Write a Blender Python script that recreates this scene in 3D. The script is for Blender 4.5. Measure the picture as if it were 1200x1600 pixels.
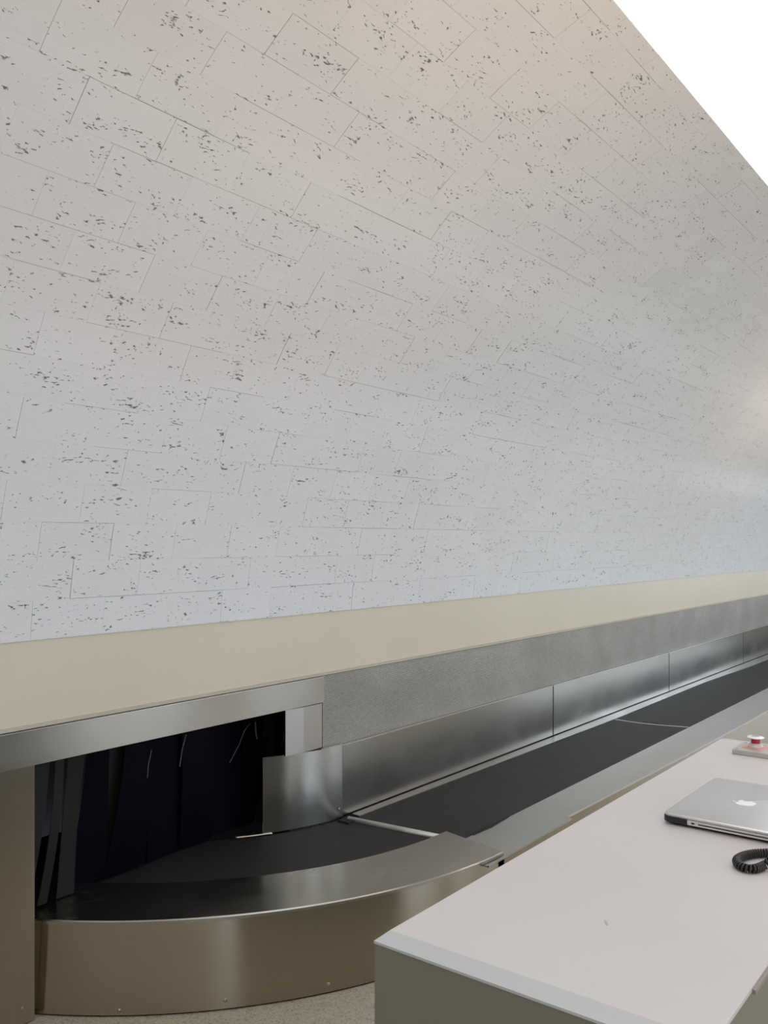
import bpy, math, random
from mathutils import Vector
random.seed(7)
PI = math.pi
for o in list(bpy.data.objects): bpy.data.objects.remove(o)
scn = bpy.context.scene
COL = scn.collection

# ------------------------------------------------------------------ camera
YAW = math.atan(1060/1367.0)          # angle between view axis and the wall direction (+X)
HEYE = 1.6
cd = bpy.data.cameras.new('camera'); cam = bpy.data.objects.new('camera', cd); COL.objects.link(cam)
cd.sensor_fit = 'AUTO'; cd.sensor_width = 36; cd.lens = 1367/1600*36; cd.shift_y = 46/1600
cam.location = (0, 0, HEYE); cam.rotation_euler = (PI/2, 0, -(PI/2-YAW))
cd.clip_start = .02; cd.clip_end = 200
scn.camera = cam
# ------------------------------------------------------------------ world, lamps, exposure
w = bpy.data.worlds.new('sky'); scn.world = w; w.use_nodes = True
bg = w.node_tree.nodes['Background']; bg.inputs[0].default_value = (.84, .91, 1, 1); bg.inputs[1].default_value = 2.7
scn.view_settings.view_transform = 'Standard'; scn.view_settings.look = 'None'
scn.view_settings.gamma = 1; scn.view_settings.exposure = -0.16; scn.view_settings.use_curve_mapping = False
def area(name, loc, rot, sx, sy, col, power):
    l = bpy.data.lights.new(name, 'AREA'); l.shape = 'RECTANGLE'; l.size = sx; l.size_y = sy
    l.color = col; l.energy = power
    o = bpy.data.objects.new(name, l); COL.objects.link(o); o.location = loc; o.rotation_euler = rot
    return o
COOL = (.60, .78, 1); WARM = (1, .80, .62)
# daylight of the five tall windows behind the camera
WINX = [-4.6, -1.2, 2.2, 5.6, 9.0, 12.4]
for wx in WINX:
    area('window_daylight', (wx, -6.9, 2.0), (PI/2, 0, 0), 1.9, 2.9, COOL, 46)
for ey, ew in ((-2.55, 1.3), (-.95, 1.3), (.35, .7)):
    area('end_window_daylight', (15.4, ey, 2.2), (PI/2, 0, PI/2), ew, 2.5, (.76, .88, 1), 24*ew)
# warm downlights added in the unseen low ceiling behind the camera
for lx in (-2.5, 0.5, 3.5, 6.5, 9.5):
    for ly in (-1.2, -3.6):
        area('ceiling_lamp_light', (lx, ly, 3.66), (0, 0, 0), .5, .5, WARM, 7)
# warm floor uplighters added out of view to light the vault
area('uplighter_light', (2.0, -.35, 1.86), (PI-.15, 0, 0), .32, .32, (1, .70, .46), 27)
area('uplighter_light', (8.3, .45, 1.86), (PI, 0, 0), .32, .32, (1, .74, .50), 24)

# ------------------------------------------------------------------ materials
def new_mat(name):
    m = bpy.data.materials.new(name); m.use_nodes = True
    nt = m.node_tree; b = nt.nodes['Principled BSDF']
    return m, nt, b
def node(nt, t, **kw):
    n = nt.nodes.new(t)
    for k, v in kw.items():
        if k in n.inputs: n.inputs[k].default_value = v
        else: setattr(n, k, v)
    return n
def L(nt, a, b): nt.links.new(a, b)
def uvmap(nt, sx, sy, sz=1, src='UV'):
    tc = node(nt, 'ShaderNodeTexCoord'); mp = node(nt, 'ShaderNodeMapping')
    mp.inputs['Scale'].default_value = (sx, sy, sz)
    L(nt, tc.outputs[src], mp.inputs['Vector']); return mp.outputs['Vector']
def ramp(nt, src, stops):
    r = node(nt, 'ShaderNodeValToRGB'); e = r.color_ramp.elements
    e[0].position, e[0].color = stops[0][0], (*stops[0][1], 1) if len(stops[0][1]) == 3 else stops[0][1]
    e[1].position, e[1].color = stops[1][0], (*stops[1][1], 1)
    for p, c in stops[2:]:
        q = e.new(p); q.color = (*c, 1)
    L(nt, src, r.inputs['Fac']); return r.outputs['Color']
G = lambda v: (v, v, v)

def plain(name, col, rough=.5, metal=0, var=.06, scale=6, bump=0, spec=.5, coat=0):
    m, nt, b = new_mat(name)
    n = node(nt, 'ShaderNodeTexNoise', Scale=scale, Detail=4)
    tc = node(nt, 'ShaderNodeTexCoord'); L(nt, tc.outputs['Object'], n.inputs['Vector'])
    c = ramp(nt, n.outputs['Fac'], [(.3, tuple(x*(1-var) for x in col)), (.7, tuple(min(1, x*(1+var)) for x in col))])
    L(nt, c, b.inputs['Base Color'])
    b.inputs['Roughness'].default_value = rough; b.inputs['Metallic'].default_value = metal
    b.inputs['Specular IOR Level'].default_value = spec; b.inputs['Coat Weight'].default_value = coat
    if bump:
        n2 = node(nt, 'ShaderNodeTexNoise', Scale=scale*30, Detail=3); L(nt, tc.outputs['Object'], n2.inputs['Vector'])
        bp = node(nt, 'ShaderNodeBump', Strength=bump, Distance=.002); L(nt, n2.outputs['Fac'], bp.inputs['Height']); L(nt, bp.outputs['Normal'], b.inputs['Normal'])
    return m

def steel(name, col=(.60, .585, .55), rough=.24, aniso=.75, grain=.05, scratch=1.0):
    m, nt, b = new_mat(name)
    b.inputs['Metallic'].default_value = 1
    v = uvmap(nt, 4, 900)
    n = node(nt, 'ShaderNodeTexNoise', Scale=1, Detail=3); L(nt, v, n.inputs['Vector'])
    big = node(nt, 'ShaderNodeTexNoise', Scale=2.2, Detail=3); L(nt, uvmap(nt, 1, 1.6), big.inputs['Vector'])
    mx = node(nt, 'ShaderNodeMath', operation='MULTIPLY_ADD'); L(nt, n.outputs['Fac'], mx.inputs[0]); mx.inputs[1].default_value = .12
    L(nt, big.outputs['Fac'], mx.inputs[2])
    c = ramp(nt, mx.outputs[0], [(.35, tuple(x*.94 for x in col)), (.85, tuple(min(1, x*1.05) for x in col))])
    L(nt, c, b.inputs['Base Color'])
    r = node(nt, 'ShaderNodeMapRange'); L(nt, mx.outputs[0], r.inputs['Value'])
    r.inputs['From Min'].default_value = .4; r.inputs['From Max'].default_value = 1.0
    r.inputs['To Min'].default_value = rough*.8; r.inputs['To Max'].default_value = rough*1.3
    L(nt, r.outputs['Result'], b.inputs['Roughness'])
    b.inputs['Anisotropic'].default_value = aniso; b.inputs['Anisotropic Rotation'].default_value = .25
    t = node(nt, 'ShaderNodeTangent', direction_type='UV_MAP'); t.uv_map = 'UVMap'; L(nt, t.outputs[0], b.inputs['Tangent'])
    bp = node(nt, 'ShaderNodeBump', Strength=grain*scratch, Distance=.001); L(nt, n.outputs['Fac'], bp.inputs['Height'])
    L(nt, bp.outputs['Normal'], b.inputs['Normal'])
    return m

def tile_paint():
    m, nt, b = new_mat('painted_travertine')
    # small worm-like pits, elongated along the courses, in loose clusters
    v = uvmap(nt, 1, 1)
    warp = node(nt, 'ShaderNodeTexNoise', Scale=9, Detail=2); L(nt, v, warp.inputs['Vector'])
    add = node(nt, 'ShaderNodeMixRGB', blend_type='ADD'); add.inputs[0].default_value = .05
    L(nt, v, add.inputs[1]); L(nt, warp.outputs['Color'], add.inputs[2])
    mp = node(nt, 'ShaderNodeMapping'); mp.inputs['Scale'].default_value = (46, 125, 1); L(nt, add.outputs[0], mp.inputs['Vector'])
    fine = node(nt, 'ShaderNodeTexNoise', Scale=1, Detail=3, Roughness=.6); L(nt, mp.outputs[0], fine.inputs['Vector'])
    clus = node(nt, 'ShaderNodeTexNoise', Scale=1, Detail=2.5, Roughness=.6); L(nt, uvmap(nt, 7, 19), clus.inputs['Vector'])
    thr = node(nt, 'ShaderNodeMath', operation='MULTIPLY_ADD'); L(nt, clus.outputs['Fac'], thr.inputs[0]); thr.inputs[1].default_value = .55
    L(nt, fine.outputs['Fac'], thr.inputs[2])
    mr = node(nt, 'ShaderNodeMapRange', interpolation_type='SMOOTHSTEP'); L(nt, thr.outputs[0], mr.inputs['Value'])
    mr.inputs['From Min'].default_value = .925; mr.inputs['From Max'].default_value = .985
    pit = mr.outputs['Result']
    # paint: soft large variation, depth shading painted dark inside the holes
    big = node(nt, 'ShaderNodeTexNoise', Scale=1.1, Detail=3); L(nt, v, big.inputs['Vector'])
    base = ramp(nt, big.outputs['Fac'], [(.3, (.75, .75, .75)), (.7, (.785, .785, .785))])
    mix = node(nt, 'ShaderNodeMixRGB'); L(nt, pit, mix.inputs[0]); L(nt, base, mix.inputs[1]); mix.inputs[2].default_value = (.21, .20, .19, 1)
    L(nt, mix.outputs[0], b.inputs['Base Color'])
    b.inputs['Roughness'].default_value = .27
    b.inputs['Specular IOR Level'].default_value = .5
    # relief: holes, plus faint ripples of the brushed paint
    inv = node(nt, 'ShaderNodeMath', operation='SUBTRACT'); inv.inputs[0].default_value = 1; L(nt, pit, inv.inputs[1])
    bp = node(nt, 'ShaderNodeBump', Strength=.9, Distance=.004); L(nt, inv.outputs[0], bp.inputs['Height'])
    rip = node(nt, 'ShaderNodeTexNoise', Scale=1, Detail=4); L(nt, uvmap(nt, 60, 150), rip.inputs['Vector'])
    bp2 = node(nt, 'ShaderNodeBump', Strength=.22, Distance=.0015); L(nt, rip.outputs['Fac'], bp2.inputs['Height']); L(nt, bp.outputs['Normal'], bp2.inputs['Normal'])
    L(nt, bp2.outputs['Normal'], b.inputs['Normal'])
    return m

def textured_sheet():
    m, nt, b = new_mat('rigidized_steel'); b.inputs['Metallic'].default_value = .85
    v = uvmap(nt, 1, 1)
    br = node(nt, 'ShaderNodeTexBrick'); L(nt, v, br.inputs['Vector'])
    br.inputs['Scale'].default_value = 1; br.inputs['Brick Width'].default_value = .013; br.inputs['Row Height'].default_value = .0075
    br.inputs['Mortar Size'].default_value = .0016; br.inputs['Mortar Smooth'].default_value = 1
    br.inputs['Color1'].default_value = (.58, .565, .52, 1); br.inputs['Color2'].default_value = (.49, .475, .43, 1); br.inputs['Mortar'].default_value = (.17, .165, .15, 1)
    cl = node(nt, 'ShaderNodeTexNoise', Scale=3.0, Detail=4); L(nt, v, cl.inputs['Vector'])
    cc = ramp(nt, cl.outputs['Fac'], [(.3, (.80, .79, .76)), (.7, (1, 1, 1))])
    mu = node(nt, 'ShaderNodeMixRGB', blend_type='MULTIPLY'); mu.inputs[0].default_value = 1
    L(nt, br.outputs['Color'], mu.inputs[1]); L(nt, cc, mu.inputs[2]); L(nt, mu.outputs[0], b.inputs['Base Color'])
    b.inputs['Roughness'].default_value = .42
    bp = node(nt, 'ShaderNodeBump', Strength=.6, Distance=.002, invert=True); L(nt, br.outputs['Fac'], bp.inputs['Height']); L(nt, bp.outputs['Normal'], b.inputs['Normal'])
    return m

def terrazzo():
    m, nt, b = new_mat('terrazzo')
    tc = node(nt, 'ShaderNodeTexCoord')
    vo = node(nt, 'ShaderNodeTexVoronoi', Scale=160); L(nt, tc.outputs['Object'], vo.inputs['Vector'])
    bw = node(nt, 'ShaderNodeRGBToBW'); L(nt, vo.outputs['Color'], bw.inputs[0])
    c = ramp(nt, bw.outputs[0], [(.15, (.30, .27, .22)), (.35, (.42, .38, .31)), (.9, (.50, .46, .38))])
    L(nt, c, b.inputs['Base Color']); b.inputs['Roughness'].default_value = .4
    return m

M = dict(
 tile=tile_paint(), sheet=textured_sheet(), floor=terrazzo(),
 cream=plain('cream_paint', (.66, .60, .465), .42, var=.02, scale=2),
 trim=plain('beige_edge_trim', (.50, .46, .37), .45, var=.05),
 steel=steel('brushed_steel', (.47, .445, .40)), steel_panel=steel('brushed_steel_panel', (.45, .445, .42), .24, .7),
 steel_rim=steel('brushed_steel_rim', (.43, .42, .375), .27, .6), steel_warm=steel('brushed_steel_skirt', (.44, .39, .31), .22, .85),
 steel_lip=plain('bright_steel_edge', (.68, .67, .64), .3, 1, .02),
 ledge=steel('satin_ledge', (.44, .435, .405), .40, .4),
 belt=plain('black_rubber_belt', (.022, .022, .0215), .6, var=.12, scale=5, bump=.25, spec=.3),
 belt_lace=plain('belt_lace', (.5, .5, .47), .5, .3),
 roller=plain('roller_metal', (.60, .61, .58), .4, .6),
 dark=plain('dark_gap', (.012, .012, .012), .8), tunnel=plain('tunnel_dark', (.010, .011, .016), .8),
 strip=plain('black_vinyl', (.002, .0025, .006), .5, var=.2, scale=3, spec=.05), strip_grey=plain('worn_grey_vinyl', (.014, .0130, .0118), .5, var=.12, scale=5, spec=.2),
 strip_scuff=plain('scuffed_vinyl_edge', (.10, .105, .11), .5, var=.3, scale=30),
 top=plain('counter_laminate', (.62, .585, .575), .38, var=.02, scale=3, bump=.05),
 band=plain('counter_edge_band', (.50, .525, .515), .4, var=.02),
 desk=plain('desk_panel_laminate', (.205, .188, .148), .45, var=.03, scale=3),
 desk_strip=plain('desk_edge_strip', (.30, .26, .23), .4), scuff=plain('counter_scuff', (.42, .41, .42), .5), 
 ceil=plain('ceiling_plaster', (.62, .58, .53), .7), wall=plain('room_wall_paint', (.45, .41, .36), .6), mullion=plain('window_frame_paint', (.10, .10, .10), .5),
 alu=plain('laptop_aluminium', (.62, .612, .60), .36, .8, .015, 4), alu_side=plain('laptop_body_aluminium', (.74, .73, .70), .4, .7, .02),
 black=plain('black_rubber', (.012, .012, .014), .42, var=.1), port=plain('laptop_port_black', (.02, .02, .02), .6),
 logo=plain('laptop_emblem_white', (.92, .92, .93), .2, 0, .01), cord=plain('black_cord_vinyl', (.016, .016, .018), .33, var=.1),
 box=plain('control_box_grey', (.50, .475, .425), .4, .25, .03), red=plain('red_plastic', (.45, .01, .035), .3, var=.05),
 label=plain('pink_label', (.72, .34, .33), .5, var=.15, scale=60), white=plain('white_plastic', (.86, .84, .82), .25, var=.02),
 clear=plain('translucent_collar', (.62, .56, .50), .25, var=.05), capgrey=plain('cap_centre_grey', (.30, .28, .27), .3), yellow=plain('yellow_plastic', (.85, .75, .18), .4),
 screw=plain('screw_head', (.45, .44, .42), .3, 1),
)
M['lamp'] = None
m, nt, b = new_mat('lamp_diffuser'); b.inputs['Base Color'].default_value = (.9, .88, .82, 1)
b.inputs['Emission Color'].default_value = (1, .85, .68, 1); b.inputs['Emission Strength'].default_value = 6; M['lamp'] = m

# ------------------------------------------------------------------ mesh helpers
class MB:
    def __init__(s): s.v = []; s.f = []; s.uv = []; s.sm = []
    def face(s, pts, uvs=None, smooth=False):
        i = len(s.v); s.v += [tuple(p) for p in pts]; s.f.append(tuple(range(i, i+len(pts))))
        if uvs is None:
            P = [Vector(p) for p in pts]; n = (P[1]-P[0]).cross(P[2]-P[0])
            ax = max(range(3), key=lambda k: abs(n[k]))
            uvs = [((p[1], p[2]), (p[0], p[2]), (p[0], p[1]))[ax] for p in pts]
        s.uv.append(list(uvs)); s.sm.append(smooth)
    def box(s, x0, x1, y0, y1, z0, z1):
        a = [(x0,y0,z0),(x1,y0,z0),(x1,y1,z0),(x0,y1,z0),(x0,y0,z1),(x1,y0,z1),(x1,y1,z1),(x0,y1,z1)]
        for q in ((0,3,2,1),(4,5,6,7),(0,1,5,4),(1,2,6,5),(2,3,7,6),(3,0,4,7)): s.face([a[k] for k in q])
    def prism(s, poly, z0, z1, cap=True):
        n = len(poly)
        if cap:
            s.face([(x, y, z1) for x, y in poly]); s.face([(x, y, z0) for x, y in reversed(poly)])
        u = 0
        for i in range(n):
            (x0, y0), (x1, y1) = poly[i], poly[(i+1) % n]; d = math.hypot(x1-x0, y1-y0)
            s.face([(x0,y0,z0),(x1,y1,z0),(x1,y1,z1),(x0,y0,z1)], [(u,z0),(u+d,z0),(u+d,z1),(u,z1)]); u += d
    def sweep(s, sections, smooth=True, close=True, caps=True):
        # sections: list of rings (lists of points); the u coordinate runs along the sweep
        u = 0
        for i in range(len(sections)-1):
            A, B = sections[i], sections[i+1]; n = len(A)
            d = (Vector(A[0])-Vector(B[0])).length; v = 0
            for k in range(n if close else n-1):
                a0, a1, b0, b1 = A[k], A[(k+1) % n], B[k], B[(k+1) % n]
                dv = (Vector(a0)-Vector(a1)).length
                s.face([a0, b0, b1, a1], [(u, v), (u+d, v), (u+d, v+dv), (u, v+dv)], smooth); v += dv
            u += d
        if caps and close:
            s.face(list(reversed(sections[0]))); s.face(sections[-1])
    def lathe(s, prof, c, n=20, axis='z', smooth=True):
        cx, cy, cz = c
        R = []
        for r, h in prof:
            ring = []
            for k in range(n):
                a = 2*PI*k/n
                if axis == 'z': ring.append((cx+r*math.cos(a), cy+r*math.sin(a), cz+h))
                else: ring.append((cx+r*math.cos(a), cy-h, cz+r*math.sin(a)))
            R.append(ring)
        s.sweep(R, smooth)
    def build(s, name, mat, parent=None, bevel=0, merge=True, autosmooth=False):
        me = bpy.data.meshes.new(name); me.from_pydata(s.v, [], s.f)
        uvl = me.uv_layers.new(name='UVMap'); i = 0
        for poly, uvs in zip(me.polygons, s.uv):
            for k, li in enumerate(poly.loop_indices): uvl.data[li].uv = uvs[k]
        for p, sm in zip(me.polygons, s.sm): p.use_smooth = sm
        if merge:
            import bmesh
            bm = bmesh.new(); bm.from_mesh(me); bmesh.ops.remove_doubles(bm, verts=bm.verts, dist=1e-5)
            bmesh.ops.recalc_face_normals(bm, faces=bm.faces)
            bm.to_mesh(me); bm.free()
        me.materials.append(mat)
        o = bpy.data.objects.new(name, me); COL.objects.link(o)
        if parent is not None: o.parent = parent
        if bevel:
            md = o.modifiers.new('bevel', 'BEVEL'); md.width = bevel; md.segments = 2; md.limit_method = 'ANGLE'; md.angle_limit = .6
            md.harden_normals = True
        return o
def empty(name, loc=(0, 0, 0)):
    o = bpy.data.objects.new(name, None); COL.objects.link(o); o.location = loc; o.empty_display_size = .1; return o
def tag(o, label=None, cat=None, group=None, kind=None):
    if label: o['label'] = label
    if cat: o['category'] = cat
    if group: o['group'] = group
    if kind: o['kind'] = kind
    return o
def rebase(root, loc):
    # put the thing's origin at its base, keeping its (world-space) meshes where they are
    root.location = loc
    for ch in root.children: ch.location = (ch.location[0]-loc[0], ch.location[1]-loc[1], ch.location[2]-loc[2])
def screw(x, y, z, parent, r=.006, axis='y', name='screw'):
    mb = MB(); mb.lathe([(r, 0), (r, .0015), (r*.7, .003), (.0001, .0034)], (x, y, z), 12, 'y' if axis == 'y' else 'z')
    return mb.build(name, M['screw'], parent)

# ------------------------------------------------------------------ room shell
X0, X1, YF = -6.0, 15.5, -7.0
YW = 2.715                                    # face of the lower wall
mb = MB(); mb.box(X0, X1, YF, 4.0, -.12, 0); tag(mb.build('floor', M['floor']), kind='structure')
# vault profile: a circular arc leaning over the viewer
ARC_K = math.radians(67.4)/2.73; TH0 = math.radians(85.0); Z0 = 1.27
_g = lambda s, c, w: math.exp(-((s-c)/w)**2)
def _th(s):   # tangent angle: an arc with the shallow waves of hand-set plaster
    return TH0-ARC_K*s+math.radians(3.2*_g(s, .92, .13)-3.4*_g(s, 1.22, .15)-1.8*_g(s, 1.5, .1)+2.6*_g(s, 1.72, .12)-1.0*_g(s, 2.0, .15))
PROF = [(YW, Z0)]
for _i in range(3000):
    _a = _th((_i+.5)*.001); PROF.append((PROF[-1][0]-math.cos(_a)*.001, PROF[-1][1]+math.sin(_a)*.001))
def prof(s):
    f = max(0, min(s*1000, 2998.999)); i = int(f); t = f-i
    return PROF[i][0]*(1-t)+PROF[i+1][0]*t, PROF[i][1]*(1-t)+PROF[i+1][1]*t, _th(s)
S_END = 2.735
def vault_point(X, s, out=0):                 # out > 0 moves towards the room
    Y, Z, th = prof(s); return (X, Y-math.sin(th)*out, Z-math.cos(th)*out)
# the shell carrying the tiles (this is the recessed joint bed, 4 mm behind the tile faces)
wall = MB(); N = 40
ring = lambda X: [vault_point(X, S_END*i/N, -.006) for i in range(N+1)]+[vault_point(X, S_END*i/N, -.22) for i in range(N-2, -1, -1)]
wall.sweep([ring(X0), ring(X1)], smooth=False)
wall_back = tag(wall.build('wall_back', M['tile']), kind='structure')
# tiles, 277 x 134 mm running bond
TL, TH_ = .277, .1335
def tile_mesh(mb, k, xa, xb, rng):
    s0, s1 = k*TH_, min((k+1)*TH_, S_END)
    e = [rng.choice((.00003,)*5+(.0006, .0010)) for _ in range(4)]
    off = rng.gauss(0, .0003)
    a, b_, c, d = xa+e[0], xb-e[1], s0+e[2], s1-e[3]
    ch = .0002
    nseg = 3; f0 = len(mb.uv); du, dv = rng.uniform(0, 40), rng.uniform(0, 40)   # every tile cut from another part of the stone
    def row(x, o, inset): return [vault_point(x, c+inset+(d-c-2*inset)*i/nseg, o) for i in range(nseg+1)]
    ss = [c+(d-c)*i/nseg for i in range(nseg+1)]
    top_a, top_b = row(a+ch, off, ch), row(b_-ch, off, ch)
    ed_a, ed_b = row(a, off-ch, 0), row(b_, off-ch, 0)
    bk_a, bk_b = row(a, -.006, 0), row(b_, -.006, 0)
    for i in range(nseg):
        mb.face([top_a[i], top_b[i], top_b[i+1], top_a[i+1]], [(a, ss[i]), (b_, ss[i]), (b_, ss[i+1]), (a, ss[i+1])], True)
        mb.face([ed_a[i], top_a[i], top_a[i+1], ed_a[i+1]], [(a, ss[i])]*2+[(a, ss[i+1])]*2)
        mb.face([top_b[i], ed_b[i], ed_b[i+1], top_b[i+1]], [(b_, ss[i])]*2+[(b_, ss[i+1])]*2)
        mb.face([bk_a[i], ed_a[i], ed_a[i+1], bk_a[i+1]], [(a, ss[i])]*2+[(a, ss[i+1])]*2)
        mb.face([ed_b[i], bk_b[i], bk_b[i+1], ed_b[i+1]], [(b_, ss[i])]*2+[(b_, ss[i+1])]*2)
    for i, sg in ((0, 1), (nseg, -1)):
        q = [[bk_a[i], bk_b[i], ed_b[i], ed_a[i]], [ed_a[i], ed_b[i], top_b[i], top_a[i]]]
        for f in q:
            if sg < 0: f = f[::-1]
            mb.face(f, [(a if p[0] < (a+b_)/2 else b_, ss[i]) for p in f])
    for q in range(f0, len(mb.uv)): mb.uv[q] = [(u+du, v+dv) for u, v in mb.uv[q]]
def px(p):
    X, Y, Z = p
    d = X*math.cos(YAW)+Y*math.sin(YAW); l = X*math.sin(YAW)-Y*math.cos(YAW)
    if d < .05: return None
    return 600+1367*l/d, 846-1367*(Z-HEYE)/d
tiles = []
for k in range(21):
    x = (1.44 if k % 2 else 1.58)-TL*28
    while x < X1:
        if x+TL > X0:
            xa, xb = max(x, X0), min(x+TL, X1)
            P = [px(vault_point(xx, ss)) for xx in (xa, xb) for ss in (k*TH_, min((k+1)*TH_, S_END))]
            ar = 0
            if all(P):
                cx = [min(max(p[0], 0), 1200) for p in P]; cy = [min(max(p[1], 0), 1600) for p in P]
                q = [(cx[i], cy[i]) for i in (0, 2, 3, 1)]
                ar = abs(sum(q[i][0]*q[(i+1) % 4][1]-q[(i+1) % 4][0]*q[i][1] for i in range(4)))/2
            tiles.append((ar, k, xa, xb))
        x += TL
tiles.sort(key=lambda t: -t[0])
rng = random.Random(3)
for ar, k, xa, xb in tiles[:299]:
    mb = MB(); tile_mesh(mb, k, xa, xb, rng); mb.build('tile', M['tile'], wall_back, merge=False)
mb = MB()
for ar, k, xa, xb in tiles[299:]: tile_mesh(mb, k, xa, xb, rng)
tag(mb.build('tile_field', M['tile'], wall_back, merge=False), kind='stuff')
# cream painted band between the tiles and the steelwork
mb = MB(); mb.box(X0, X1, YW+.006, YW+.2, .985, Z0+.001)
tag(mb.build('trim_1', M['cream']), kind='structure')
# lower wall with the baggage opening
OX0, OX1, OZ = 1.594, 3.03, .86
mb = MB(); mb.box(OX1+.002, X1, YW+.0202, YW+.2, 0, .985); mb.box(X0, 1.49, YW+.0202, YW+.2, 0, .985); mb.box(1.49, OX1+.002, YW+.0202, YW+.2, OZ+.01, .985)
tag(mb.build('wall_lower', M['cream']), kind='structure')
# dark tunnel behind the opening
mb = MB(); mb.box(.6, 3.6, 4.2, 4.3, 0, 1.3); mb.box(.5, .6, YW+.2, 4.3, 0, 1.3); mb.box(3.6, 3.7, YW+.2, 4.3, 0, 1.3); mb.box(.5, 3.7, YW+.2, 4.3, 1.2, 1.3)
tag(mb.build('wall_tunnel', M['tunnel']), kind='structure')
# ceiling, window wall and side walls of the hall behind the camera
ZC = 3.7
mb = MB(); mb.box(X0, X1, YF, .1, ZC, ZC+.2); tag(mb.build('ceiling', M['ceil']), kind='structure')
mb = MB(); edges = []
xs = [X0]+[v for wx in WINX for v in (wx-.95, wx+.95)]+[X1]
for i in range(0, len(xs), 2): mb.box(xs[i], xs[i+1], YF-.2, YF, 0, ZC)
for wx in WINX: mb.box(wx-.95, wx+.95, YF-.2, YF, 0, .5); mb.box(wx-.95, wx+.95, YF-.2, YF, 3.5, ZC)
tag(mb.build('wall_front', M['wall']), kind='structure')
for i, wx in enumerate(WINX):
    fr = MB()
    for dx in (-.93, 0, .93): fr.box(wx+dx-.03, wx+dx+.03, YF-.14, YF-.06, .5, 3.5)
    for z in (.5, 2.4, 3.44): fr.box(wx-.95, wx+.95, YF-.13, YF-.07, z, z+.06)
    tag(fr.build('window_%d' % (i+1), M['mullion']), kind='structure')
mb = MB(); mb.box(X0-.2, X0, YF, 4.0, 0, 5); tag(mb.build('wall_left', M['wall']), kind='structure')
mb = MB(); mb.box(X1, X1+.2, YF, 4.0, 0, .9); mb.box(X1, X1+.2, .9, 4, .9, 3.5); mb.box(X1, X1+.2, YF, -3.3, .9, 3.5); mb.box(X1, X1+.2, YF, 4, 3.5, 5)
for y in (-1.9, -1.6, -.3, 0, .7): mb.box(X1, X1+.2, y, y+.0 + (.3 if y in (-1.9, -.3) else (.2 if y == .7 else .001)), .9, 3.5)
tag(mb.build('wall_right', M['wall']), kind='structure')

# ------------------------------------------------------------------ stainless surround of the opening
sur = empty('steel_surround')
tag(sur, 'brushed stainless steel post and header framing the dark baggage opening', 'frame')
mb = MB(); mb.box(-2.0, OX1, 2.700, YW+.02, .856, .975)
# underside return of the header
mb.box(OX0, OX1-.003, 2.735, YW+.19, .850, .860)
mb.build('header', M['steel'], sur, bevel=.0012)
mb = MB(); mb.box(-2.0, OX1, 2.698, 2.7, .9735, .9765); mb.build('header_lip', M['steel_lip'], sur)
mb = MB(); mb.box(-2.0, OX0, 2.712, YW+.02, .004, .855); mb.box(OX0-.03, OX0, YW+.021, 2.785, .004, .849); mb.build('post', M['steel_warm'], sur, bevel=.001)
mb = MB(); mb.prism([(2.80, 2.724), (2.905, 2.712), (2.905, 2.730), (2.80, 2.732)], .646, .850); mb.build('jamb', M['steel_panel'], sur)
mb = MB(); mb.box(2.9051, 3.029, 2.712, 2.730, .646, .850); mb.build('jamb', M['steel'], sur)
screw(1.60-.05, 2.7115, .06, sur, .005)
rebase(sur, (1.0, 2.71, 0))
# beige edging strip above the steelwork
mb = MB(); mb.box(X0, X1, 2.706, YW+.03, .9775, .989)
tag(mb.build('trim_3', M['trim'], bevel=.002), kind='structure')

# textured steel sheet behind the guard
mb = MB()
xs = [OX1+.004, 6.1, 9.2, 12.3, X1]
sheet = empty('textured_wall_cladding'); tag(sheet, 'dull textured stainless steel sheeting on the wall above the conveyor guard', 'cladding')
for i in range(4):
    s_ = MB(); s_.box(xs[i]+.0003, xs[i+1]-.0003, 2.713, YW+.02, .02, .9765); s_.build('sheet', M['sheet'], sheet)
rebase(sheet, (3.03, 2.71, .02))

# ------------------------------------------------------------------ conveyor guard panels
guard = empty('guard_rail'); tag(guard, 'row of smooth stainless guard panels running along the straight black belt', 'guard rail')
gx = [3.136, 5.301, 7.474, 9.70, 11.9, 14.1]
for i in range(5):
    p = MB(); a, b_ = gx[i]+.006, gx[i+1]-.006
    # sheet with folded top
    p.box(a, b_, 2.683, 2.687, .308, .637); p.box(a, b_, 2.687, 2.711, .631, .637)
    p.build('panel', M['steel_panel'], guard, bevel=.0008)
    l = MB(); l.box(a, b_, 2.6805, 2.6845, .6365, .6395); l.build('panel_lip', M['steel_lip'], guard)
    if 1:
        g = MB(); g.box(gx[i]-.0062, gx[i]+.0062, 2.690, 2.700, .31, .63); g.build('joint_backing', M['dark'], guard)
rebase(guard, (3.14, 2.69, .3))

# ------------------------------------------------------------------ straight conveyor
ZB = .30
def strip_mesh(mb, A, B, z0, z1):             # A and B: polylines (far edge, near edge) with the same number of points
    poly = list(B)+list(reversed(A))
    for i in range(len(A)-1):
        mb.face([(*B[i], z1), (*B[i+1], z1), (*A[i+1], z1), (*A[i], z1)])
        mb.face([(*A[i], z0), (*A[i+1], z0), (*B[i+1], z0), (*B[i], z0)])
    n = len(poly)
    for i in range(n):
        p, q = poly[i], poly[(i+1) % n]; mb.face([(*p, z0), (*q, z0), (*q, z1), (*p, z1)])
con = empty('straight_conveyor'); tag(con, 'straight flat black belt conveyor in grey metal frame running along the wall', 'conveyor')
def far_y(x):
    P = [(3.1, 2.625), (6.1, 2.580), (8.2, 2.598), (9.5, 2.555), (15.3, 2.55)]
    for (a, ya), (b_, yb) in zip(P, P[1:]):
        if x <= b_: return ya+(yb-ya)*(x-a)/(b_-a)
    return P[-1][1]
NEAR = 2.068
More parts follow.
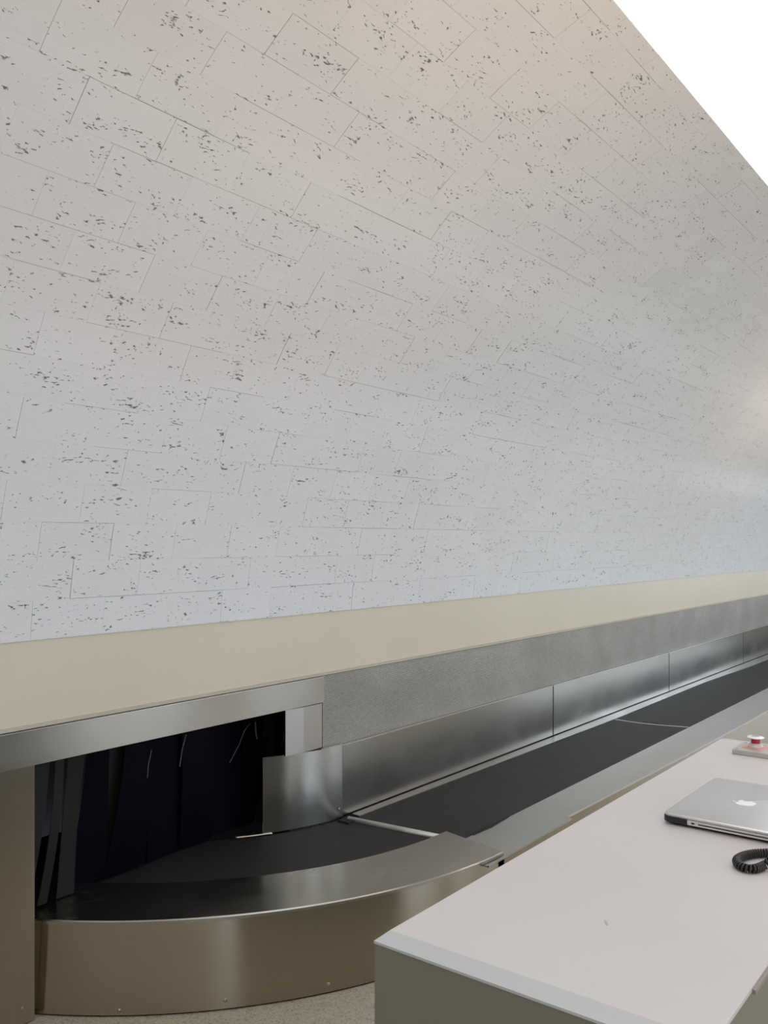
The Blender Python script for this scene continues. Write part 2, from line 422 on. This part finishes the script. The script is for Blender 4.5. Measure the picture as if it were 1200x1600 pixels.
def belt_piece(name, xs_f, xs_n):
    A = [(x, far_y(x)) for x in xs_f]; B = [(x, NEAR) for x in xs_n]
    mb = MB(); strip_mesh(mb, A, B, ZB-.006, ZB); return mb.build(name, M['belt'], con)
belt_piece('belt', [3.175, 4.5, 6.07], [3.215, 4.5, 6.13])
belt_piece('belt', [6.088, 8.2, 9.5, 15.2], [6.148, 8.2, 9.5, 15.2])
s_ = MB(); A = []; B = []
for i in range(9):
    t = i/8; y = far_y(6.08)+(NEAR-far_y(6.08))*t; x = 6.070+.06*t-.035*math.sin(PI*t); A.append((x, y)); B.append((x+.022, y))
strip_mesh(s_, B, A, ZB+.0003, ZB+.002); s_.build('belt_seam', M['belt_lace'], con)
# far ledge between belt and guard
xs_ = [3.2, 4.5, 5.301, 6.1, 7.474, 8.2, 9.5, 9.70, 15.2]
mb = MB(); strip_mesh(mb, [(x, 2.676) for x in xs_], [(x, far_y(x)+.004) for x in xs_], ZB-.03, ZB+.003); mb.build('far_ledge', M['ledge'], con)
mb = MB(); mb.box(3.15, 15.2, 2.6765, 2.71, ZB-.03, ZB-.004); mb.build('ledge_gap', M['dark'], con)
# near ledge, side skirt
xo = [(3.02, 1.812), (3.775, 1.812), (3.785, 1.840), (5.4, 1.800), (6.6, 1.785), (15.2, 1.785)]
mb = MB(); strip_mesh(mb, [(x, NEAR-.005) for x, y in xo], xo, ZB-.004, ZB+.001)
mb.build('near_ledge', M['ledge'], con)
mb = MB(); mb.prism([(3.30, NEAR-.012), (3.44, NEAR-.020), (3.62, NEAR-.008), (3.63, NEAR+.004), (3.30, NEAR+.01)], ZB+.0012, ZB+.0022); mb.build('wear_slot', M['dark'], con)
for i in range(len(xo)-1):
    (xa, ya), (xb, yb) = xo[i], xo[i+1]
    if xb-xa < .05: continue
    l = MB(); strip_mesh(l, [(xa, ya+.005), (xb, yb+.005)], [(xa, ya-.001), (xb, yb-.001)], ZB-.003, ZB+.003); l.build('ledge_lip', M['steel_lip'] if i else M['ledge'], con)
mb = MB(); strip_mesh(mb, [(3.16, 1.85), (3.78, 1.85), (3.8, 1.86), (15.2, 1.86)], [(3.16, 1.822), (3.78, 1.822), (3.8, 1.842), (15.2, 1.81)], .0, ZB-.005); mb.build('side_skirt', M['steel_warm'], con)
mb = MB(); mb.box(3.25, 15.2, 1.9, 2.6, .05, ZB-.03); mb.build('under_frame', M['dark'], con)
mb = MB()                                     # transfer roller between curve and straight
pa, pb = Vector((3.139, 2.645, ZB-.004)), Vector((3.198, 2.085, ZB-.004)); d_ = (pb-pa).normalized(); sd = Vector((d_.y, -d_.x, 0)); rr = .016
mb.sweep([[tuple(c+sd*rr*math.cos(a)+Vector((0, 0, rr*math.sin(a)))) for a in [2*PI*k/16 for k in range(16)]] for c in (pa, pb)])
mb.build('transfer_roller', M['roller'], con)
mb = MB(); mb.box(3.085, 3.16, 2.60, 2.665, ZB-.01, ZB+.004); mb.build('roller_bracket', M['dark'], con)
rebase(con, (6, 2.2, 0))

# ------------------------------------------------------------------ curved conveyor
CX, CY = 3.2469, 3.7119
cur = empty('curved_conveyor'); tag(cur, 'quarter-turn belt conveyor with wide steel rim curving into the wall opening', 'conveyor')
def arc(r, a0, a1, n): return [(CX+r*math.cos(math.radians(a0+(a1-a0)*i/n)), CY+r*math.sin(math.radians(a0+(a1-a0)*i/n))) for i in range(n+1)]
NA = 44
# belt annulus
mb = MB(); O_, I_ = arc(1.565, -92.5, -172, NA), arc(1.05, -94.5, -172, NA)
u = 0
for i in range(NA):
    du = 1.3*math.radians(79.5/NA)
    mb.face([(*I_[i], ZB-.004), (*I_[i+1], ZB-.004), (*O_[i+1], ZB-.004), (*O_[i], ZB-.004)], [(u, 0), (u+du, 0), (u+du, .5), (u, .5)], True); u += du
    mb.face([(*O_[i], ZB-.02), (*O_[i+1], ZB-.02), (*I_[i+1], ZB-.02), (*I_[i], ZB-.02)])
mb.build('belt', M['belt'], cur)
# rim: folded sheet section swept round
def rim_section(i):
    t = i/NA; a_o = math.radians(-92.6+(-172+92.6)*t); a_i = math.radians(-90.7+(-172+90.7)*t)
    P = lambda r, a, z: (CX+r*math.cos(a), CY+r*math.sin(a), z)
    zt = .318
    return [P(1.553, a_i, ZB-.005), P(1.553, a_i, zt-.003), P(1.557, a_i, zt), P(1.884, a_o, zt), P(1.888, a_o, zt-.004), P(1.888, a_o, zt-.014), P(1.880, a_o, zt-.014), P(1.880, a_o, zt-.006), P(1.565, a_i, zt-.006), P(1.565, a_i, ZB-.005)]
mb = MB(); mb.sweep([rim_section(i) for i in range(NA+1)]); o = mb.build('rim', M['steel_rim'], cur)
o.data.set_sharp_from_angle(angle=.5)
# skirt: slightly spread at the foot
mb = MB(); secs = []
for i in range(NA+1):
    a = math.radians(-93.6+(-172+93.6)*i/NA); P = lambda r, z: (CX+r*math.cos(a), CY+r*math.sin(a), z)
    secs.append([P(1.882, .311), P(1.899, .006), P(1.893, .006), P(1.874, .311)])
mb.sweep(secs); o = mb.build('skirt', M['steel_warm'], cur); o.data.set_sharp_from_angle(angle=.5)
mb = MB(); secs = []
for i in range(NA+1):
    a = math.radians(-93.6+(-172+93.6)*i/NA); P = lambda r, z: (CX+r*math.cos(a), CY+r*math.sin(a), z)
    secs.append([P(1.894, .006), P(1.894, 0), P(1.88, 0), P(1.88, .006)])
mb.sweep(secs); mb.build('skirt_gasket', M['dark'], cur)
def skirt_screw(pxx, z):
    lo, hi = -172.0, -93.0
    for _ in range(40):
        a = (lo+hi)/2; r = 1.899-.017*z/.311
        p = px((CX+r*math.cos(math.radians(a)), CY+r*math.sin(math.radians(a)), z))
        if p[0] < pxx: lo = a
        else: hi = a
    ar = math.radians(a); c = Vector((CX+r*math.cos(ar), CY+r*math.sin(ar), z)); n = Vector((math.cos(ar), math.sin(ar), .05)); t = Vector((-n.y, n.x, 0)); b_ = Vector((0, 0, 1))
    mb = MB(); mb.sweep([[tuple(c+n*h+t*q*math.cos(k*PI/6)+b_*q*math.sin(k*PI/6)) for k in range(12)] for q, h in ((.007, -.001), (.007, .001), (.005, .0035), (.0004, .004))])
    mb.build('screw', M['screw'], cur)
for p_, z_ in ((186, .022), (352, .034), (513, .033)): skirt_screw(p_, z_)
rebase(cur, (2.2, 2.4, 0))
# inner curved guard
ig = empty('curved_guard'); tag(ig, 'curved polished steel guard sheet on the inside of the conveyor bend', 'guard')
mb = MB(); secs = []
for i in range(25):
    a = math.radians(-96.1+(-119.2+96.1)*i/24); P = lambda r, z: (CX+r*math.cos(a), CY+r*math.sin(a), z)
    zt = .640+.0045*math.exp(-((i-3)/2.5)**2)
    secs.append([P(1.039, ZB+.002), P(1.037, zt), P(1.031, zt), P(1.033, ZB+.002)])
mb.sweep(secs); o = mb.build('guard_sheet', M['steel_panel'], ig); o.data.set_sharp_from_angle(angle=.5)
mb = MB(); secs = []                           # folded top flap reaching the wall at the right
flap = [(CX+1.033*math.cos(math.radians(a)), CY+1.033*math.sin(math.radians(a))) for a in (-95.6, -98, -100.5, -103)]
mb.prism([flap[0], (3.143, 2.708), (3.04, 2.708), flap[3], flap[2], flap[1]], .641, .644); mb.build('top_flap', M['steel_rim'], ig)
mb = MB(); secs = []
for i in range(17):
    a = math.radians(-117+(-126+117)*i/16); P = lambda r, z: (CX+r*math.cos(a), CY+r*math.sin(a), z)
    secs.append([P(1.055, ZB+.001), P(1.036, ZB+.004), P(1.030, ZB+.004), P(1.030, ZB+.001)])
mb.sweep(secs); mb.build('foot_flange', M['steel_lip'], ig)
a = math.radians(-97.4); screw(CX+1.0395*math.cos(a), CY+1.0395*math.sin(a), .345, ig, .006)
rebase(ig, (2.95, 2.74, .3))

# ------------------------------------------------------------------ strip curtain in the opening
cur_t = empty('strip_curtain'); tag(cur_t, 'black vinyl strip curtain hanging in the baggage opening', 'curtain')
def xat(pxx, Y):                              # X on plane Y seen at image column pxx
    l = (pxx-600)/1367; xr = math.cos(YAW)+l*math.sin(YAW); yr = math.sin(YAW)-l*math.cos(YAW); return xr/yr*Y
def vstrip(t0, t1, b0, b1, Yt, Yb, zb, mat, zt=.86, bulge=.0, tip=0, twist=0):
    mb = MB(); n = 10; secs = []
    for i in range(n+1):
        t = i/n; Y = Yt+(Yb-Yt)*t+bulge*math.sin(PI*t); z = zt+(zb-zt)*t
        xa = xat(t0, Yt)+(xat(b0, Yb)-xat(t0, Yt))*t**1.4; xb = xat(t1, Yt)+(xat(b1, Yb)-xat(t1, Yt))*t**(1.4-tip)
        dy = twist*t
        secs.append([(xa, Y-dy, z), (xb, Y+dy, z), (xb, Y+dy+.003, z), (xa, Y-dy+.003, z)])
    mb.sweep(secs, smooth=True); o = mb.build('strip', mat, cur_t); o.data.set_sharp_from_angle(angle=.6); return o
g_, k_ = M['strip_grey'], M['strip']
vstrip(40, 78, 20, 44, 2.86, 2.80, .335, g_)
vstrip(86, 100, 58, 73, 2.86, 2.82, .330, g_, bulge=-.01)
vstrip(107, 139, 88, 116, 2.86, 2.84, .322, g_, bulge=.01, tip=.7)
vstrip(138, 172, 104, 166, 2.90, 2.90, .312, k_, tip=.5)
vstrip(165, 200, 150, 185, 2.935, 2.935, .312, g_)
vstrip(196, 236, 160, 226, 2.91, 2.90, .312, k_, bulge=-.01)
vstrip(236, 287, 226, 284, 2.93, 2.92, .312, k_, twist=.012)
vstrip(283, 330, 280, 330, 2.92, 2.925, .312, k_, bulge=-.015)
vstrip(326, 384, 326, 380, 2.94, 2.93, .313, k_)
vstrip(380, 424, 378, 405, 2.92, 2.93, .313, k_, twist=.01)
vstrip(418, 436, 398, 425, 2.90, 2.93, .315, g_, bulge=.02)
vstrip(430, 470, 424, 470, 2.95, 2.95, .315, k_)
def scuff(P, wd=.0022, mat=None):             # pale lines painted as highlights on strip edges and creases, P: (px column, py row) on plane Y
    mb = MB(); Y = 2.897; secs = []
    for (cx, cy) in P:
        l = (cx-600)/1367; yr = math.sin(YAW)-l*math.cos(YAW); d = Y/yr; z = HEYE-d*(cy-846)/1367; x = xat(cx, Y)
        secs.append([(x-wd, Y, z), (x+wd, Y, z), (x+wd, Y+.002, z), (x-wd, Y+.002, z)])
    mb.sweep(secs, smooth=False); mb.build('crease', M['strip_scuff'], cur_t)
scuff([(391, 1130), (382, 1142), (374, 1163), (359, 1192)])
scuff([(291, 1148), (285, 1170), (281, 1198)], .002)
scuff([(237, 1172), (232, 1195), (230, 1220)], .0018)
scuff([(399, 1128), (400, 1145), (402, 1155)], .004)
scuff([(445, 1125), (446, 1140), (443, 1155), (440, 1168)], .0018)
mb = MB(); mb.box(1.35, 3.2, 2.955, 2.985, .87, .90); mb.build('curtain_rail', M['dark'], cur_t)
rebase(cur_t, (2.2, 2.92, .31))

# ------------------------------------------------------------------ counter
ZD = .98
DX0, DX1, DY0, DY1 = 1.067, 2.845, .341, .8475
desk = empty('check_in_counter'); tag(desk, 'pale laminate check-in counter with grey end panel in front of the conveyor', 'counter')
mb = MB(); mb.box(DX0+.042, DX1-.03, DY0, DY1, ZD-.006, ZD); mb.build('countertop', M['top'], desk)
def band(xa, xb, name):
    mb = MB()
    hi, lo = (xb, xa) if xa < xb else (xb, xa)
    P = [(hi, ZD), (lo, ZD-.002), (lo, ZD-.006), (hi, ZD-.006)]
    mb.sweep([[(x, y, z) for x, z in P] for y in (DY0, DY1)], False); mb.build(name, M['band'], desk)
band(DX0, DX0+.042, 'edge_band'); band(DX1, DX1-.03, 'edge_band')
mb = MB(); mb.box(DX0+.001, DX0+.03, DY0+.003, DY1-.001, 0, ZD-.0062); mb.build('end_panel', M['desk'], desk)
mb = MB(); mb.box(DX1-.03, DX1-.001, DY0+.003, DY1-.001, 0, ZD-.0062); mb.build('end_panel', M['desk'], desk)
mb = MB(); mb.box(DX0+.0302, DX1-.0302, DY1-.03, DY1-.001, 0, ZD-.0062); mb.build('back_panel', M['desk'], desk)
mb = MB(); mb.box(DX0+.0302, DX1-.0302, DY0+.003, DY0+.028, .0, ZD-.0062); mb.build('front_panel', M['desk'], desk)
mb = MB(); mb.box(1.275, DX1-.1, DY0-.005, DY0-.0003, ZD-.009, ZD-.003); mb.build('front_edge_strip', M['desk_strip'], desk)
# small scuff on the top
def fl(x, y, z):
    d = 1367*(HEYE-z)/(y-846); l = (x-600)/1367*d
    return d*math.cos(YAW)+l*math.sin(YAW), d*math.sin(YAW)-l*math.cos(YAW)
cx_, cy_ = fl(947, 1442, ZD)
mb = MB(); mb.prism([(cx_+.007*math.cos(a)*1.2-.002*math.sin(a), cy_+.006*math.cos(a)+.0015*math.sin(a)) for a in [k*PI/6 for k in range(12)]], ZD, ZD+.0003); mb.build('scuff_mark', M['scuff'], desk)
rebase(desk, (1.95, .6, 0))

# ------------------------------------------------------------------ laptop
lx0, ly1 = 1.897, .694; LW, LD = .364, .249     # LW along X, LD along -Y
lap = empty('laptop'); tag(lap, 'closed silver laptop with black corner trim lying on the counter', 'laptop')
def rrect(x0, x1, y0, y1, r, n=6):
    P = []
    for cx, cy, a0 in ((x1-r, y1-r, 0), (x0+r, y1-r, 90), (x0+r, y0+r, 180), (x1-r, y0+r, 270)):
        for k in range(n+1):
            a = math.radians(a0+90*k/n); P.append((cx+r*math.cos(a), cy+r*math.sin(a)))
    return P
def slab(layers, name, mat, parent, cap_s=False):
    mb = MB(); mb.sweep([[(x, y, z) for x, y in rrect(lx0+i, lx0+LW-i, ly1-LD+i, ly1-i, max(.002, r-i))] for z, i, r in layers], True)
    o = mb.build(name, mat, parent); o.data.set_sharp_from_angle(angle=.7); return o
slab([(ZD+.0, .016, .014), (ZD+.001, .012, .014), (ZD+.0065, .002, .014)], 'bottom_case', M['black'], lap)
slab([(ZD+.0067, .001, .013), (ZD+.0175, .0005, .013)], 'body', M['alu_side'], lap)
slab([(ZD+.0175, .003, .013), (ZD+.0187, .003, .013)], 'lid_gap', M['port'], lap)
slab([(ZD+.0187, .0005, .013), (ZD+.0225, .0, .013), (ZD+.0245, .0015, .013), (ZD+.0255, .0045, .013)], 'lid', M['alu'], lap)
# black trim around the left corner and along the hinge side
mb = MB(); P = rrect(lx0-.001, lx0+LW+.001, ly1-LD, ly1+.0008, .014)
y_t = ly1-.052
def wrap(z0, z1, ins):
    # hinge edge (high Y) plus the first 5 cm of the short side
    Q = [(lx0-.0012+ins, y_t)]
    for k in range(7):
        a = math.radians(180-90*k/6); Q.append((lx0+.012+(.0132-ins)*math.cos(a), ly1-.012+(.0132-ins)*math.sin(a)))
    for k in range(7):
        a = math.radians(90-90*k/6); Q.append((lx0+LW-.012+(.0132-ins)*math.cos(a), ly1-.012+(.0132-ins)*math.sin(a)))
    Q.append((lx0+LW+.0012-ins, y_t)); return Q
layers = [(ZD+.0035, .006), (ZD+.0070, .0), (ZD+.0186, .0), (ZD+.0186, .006), (ZD+.0035, .010)]
outer = [[(x, y, z) for x, y in wrap(0, 0, i)] for z, i in layers]
mb.sweep([list(s) for s in zip(*outer)], smooth=False); mb.build('hinge_trim', M['black'], lap)
# lock hole and disc slot on the short side that faces the camera (low X)
xs0 = lx0-.0002
mb = MB(); mb.box(xs0-.0002, xs0+.003, ly1-.0680, ly1-.0615, ZD+.0105, ZD+.0135); mb.build('lock_slot', M['port'], lap)
mb = MB(); mb.box(xs0-.0002, xs0+.003, ly1-.2180, ly1-.0760, ZD+.0108, ZD+.0128); mb.build('disc_slot', M['port'], lap)
# white fruit-shaped emblem, stalk end towards the hinge
ecx, ecy = lx0+LW*.5-.005, ly1-LD*.5-.002
ez = ZD+.0255
def emb(pts): return [(ecx+q*.0235, ecy+p*.0235) for p, q in pts]
body = [(.70,-.02),(.80,-.22),(.84,-.5),(.66,-.82),(.3,-.98),(-.12,-.94),(-.52,-.72),(-.84,-.4),(-.78,-.16),(-.70,0),(-.78,.16),(-.84,.42),(-.52,.74),(-.2,.9),(-.05,.80),(.02,.66),(.12,.58),(.26,.56),(.40,.62),(.50,.74),(.58,.88),(.72,.68),(.82,.4),(.80,.18)]
leaf = [(.88,-.03),(.98,.1),(1.16,.2),(1.36,.2),(1.30,.02),(1.12,-.08)]
def smooth_poly(P, n=2):
    for _ in range(n):
        Q = []
        for i in range(len(P)):
            a, b_ = P[i], P[(i+1) % len(P)]; Q += [(a[0]*.75+b_[0]*.25, a[1]*.75+b_[1]*.25), (a[0]*.25+b_[0]*.75, a[1]*.25+b_[1]*.75)]
        P = Q
    return P
mb = MB(); mb.prism(emb(smooth_poly(body)), ez, ez+.0004); mb.prism(emb(smooth_poly(leaf)), ez, ez+.0004); mb.build('emblem', M['logo'], lap)
rebase(lap, (lx0+LW/2, ly1-LD/2, ZD))

# ------------------------------------------------------------------ coiled cord
PP = [(1262, 1318), (1235, 1325), (1215, 1330), (1200, 1332.5), (1180, 1333.5), (1163, 1337), (1152, 1343), (1153, 1350), (1162, 1355.5), (1177, 1357.5), (1192, 1353), (1204, 1345), (1225, 1330), (1262, 1306)]
path = []
for i, (x, y) in enumerate(PP):
    z = ZD+.0088+(.0145 if i > 11 else (.009 if i == 11 else 0))
    p = fl(x, y, z); path.append(Vector((p[0], p[1], z)))
def catmull(P, m):
    out = []
    for i in range(len(P)-1):
        p0, p1, p2, p3 = P[max(i-1, 0)], P[i], P[i+1], P[min(i+2, len(P)-1)]
        for k in range(m):
            t = k/m; out.append(.5*((2*p1)+(-p0+p2)*t+(2*p0-5*p1+4*p2-p3)*t*t+(-p0+3*p1-3*p2+p3)*t**3))
    out.append(P[-1]); return out
cl = catmull(path, 24)
cv = bpy.data.curves.new('phone_cord', 'CURVE'); cv.dimensions = '3D'; cv.bevel_depth = .0021; cv.bevel_resolution = 3; cv.resolution_u = 2
# resample by arc length
Ls = [0]
for a_, b_ in zip(cl, cl[1:]): Ls.append(Ls[-1]+(b_-a_).length)
def at(s):
    import bisect
    i = min(max(bisect.bisect(Ls, s)-1, 0), len(cl)-2); t = (s-Ls[i])/max(1e-9, Ls[i+1]-Ls[i]); return cl[i].lerp(cl[i+1], t), (cl[i+1]-cl[i]).normalized()
pitch = .0056; turns = Ls[-1]/pitch; npt = int(turns*12)
pts = []
for i in range(npt+1):
    s = Ls[-1]*i/npt; c, t = at(s); up = Vector((0, 0, 1)); sd = t.cross(up).normalized(); u2 = sd.cross(t)
    a = 2*PI*s/pitch; pts.append(c+sd*.0066*math.cos(a)+u2*.0066*math.sin(a))
sp = cv.splines.new('POLY'); sp.points.add(len(pts)-1)
for q, p in zip(sp.points, pts): q.co = (*p, 1)
tmp = bpy.data.objects.new('tmp', cv); COL.objects.link(tmp)
me = bpy.data.meshes.new_from_object(tmp.evaluated_get(bpy.context.evaluated_depsgraph_get()))
bpy.data.objects.remove(tmp); me.materials.clear(); me.materials.append(M['cord'])
for p in me.polygons: p.use_smooth = True
co = bpy.data.objects.new('phone_cord', me); COL.objects.link(co)
tag(co, 'black coiled telephone cord looped on the counter beside the laptop', 'cord')

# ------------------------------------------------------------------ emergency stop box
eb = empty('stop_button_box'); tag(eb, 'low grey control box with red emergency stop button at the counter end', 'control box')
bx0, bx1, by0, by1 = 2.64, 2.755, .50, .762
mb = MB(); mb.box(bx0, bx1, by0, by1, ZD, ZD+.0145); mb.build('box_body', M['box'], eb, bevel=.002)
bz = ZD+.0145; bc = (2.703, .713)
mb = MB(); mb.prism([(bc[0]-.032, bc[1]-.032), (bc[0]+.032, bc[1]-.032), (bc[0]+.032, bc[1]+.032), (bc[0]-.032, bc[1]+.032)], bz, bz+.0006); mb.build('label_plate', M['label'], eb)
def lathe(prof_, c, z, name, mat, parent, n=24):
    mb = MB(); mb.lathe(prof_, (c[0], c[1], z), n); o = mb.build(name, mat, parent); o.data.set_sharp_from_angle(angle=.7); return o
btn = lathe([(.021, 0), (.021, .004), (.017, .008), (.0165, .012), (.0125, .0125)], bc, bz+.0006, 'collar', M['clear'], eb)
lathe([(.0125, 0), (.0125, .014)], bc, bz+.0115, 'button_stem', M['red'], eb)
cap = lathe([(.011, 0), (.024, .0035), (.0255, .0052), (.022, .0075), (.012, .0090), (.0115, .0083)], bc, bz+.0245, 'button_cap', M['white'], eb, 8)
lathe([(.0115, 0), (.0115, .0006)], bc, bz+.0328, 'cap_centre', M['capgrey'], eb, 16)
lathe([(.013, 0), (.013, .003), (.011, .005), (.0001, .0055)], (2.70, .637), bz, 'push_button', M['yellow'], eb)
for sx, sy in ((bx0+.011, by1-.012), (bx1-.011, by1-.012), (bx0+.011, by0+.012), (bx1-.011, by0+.012)):
    lathe([(.004, 0), (.004, .001), (.0001, .0012)], (sx, sy), bz, 'screw', M['screw'], eb, 10)
rebase(eb, (2.7, .63, ZD))

# ------------------------------------------------------------------ uplighters added out of view
for ux, uy, ul in ((2.0, -.35, 'slim floor uplighter standing behind the viewer'), (8.3, .45, 'slim floor uplighter standing far down the hall beyond the right frame edge')):
  up = empty('floor_uplighter', (ux, uy, 0)); tag(up, ul, 'floor lamp')
  mb = MB(); mb.lathe([(.0001, 0), (.15, 0), (.15, .015), (.02, .03)], (0, 0, 0), 28); mb.build('base', M['mullion'], up)
  mb = MB(); mb.lathe([(.012, .02), (.012, 1.70)], (0, 0, 0), 14); mb.build('pole', M['mullion'], up)
  mb = MB(); mb.lathe([(.012, 1.70), (.10, 1.72), (.24, 1.82), (.245, 1.82), (.10, 1.715), (.012, 1.695)], (0, 0, 0), 32); mb.build('lamp_bowl', M['mullion'], up)
# ------------------------------------------------------------------ lamps added in the low ceiling (unseen, behind the camera)
n_ = 0
ORD = ('first', 'second', 'third', 'fourth', 'fifth')
for lx in (-2.5, 0.5, 3.5, 6.5, 9.5):
    for ly in (-1.2, -3.6):
        t = empty('ceiling_light', (lx, ly, ZC-.03)); tag(t, 'square ceiling light behind the viewer, %s from the left in the %s row' % (ORD[n_//2], ('nearer', 'farther')[n_ % 2]), 'ceiling light', 'ceiling lights')
        mb = MB()
        for a in ((-.3, .3, -.3, -.27), (-.3, .3, .27, .3), (-.3, -.27, -.27, .27), (.27, .3, -.27, .27)): mb.box(a[0], a[1], a[2], a[3], 0, .03)
        mb.build('frame', M['white'], t)
        mb = MB(); mb.box(-.27, .27, -.27, .27, .01, .028); mb.build('diffuser', M['lamp'], t); n_ += 1
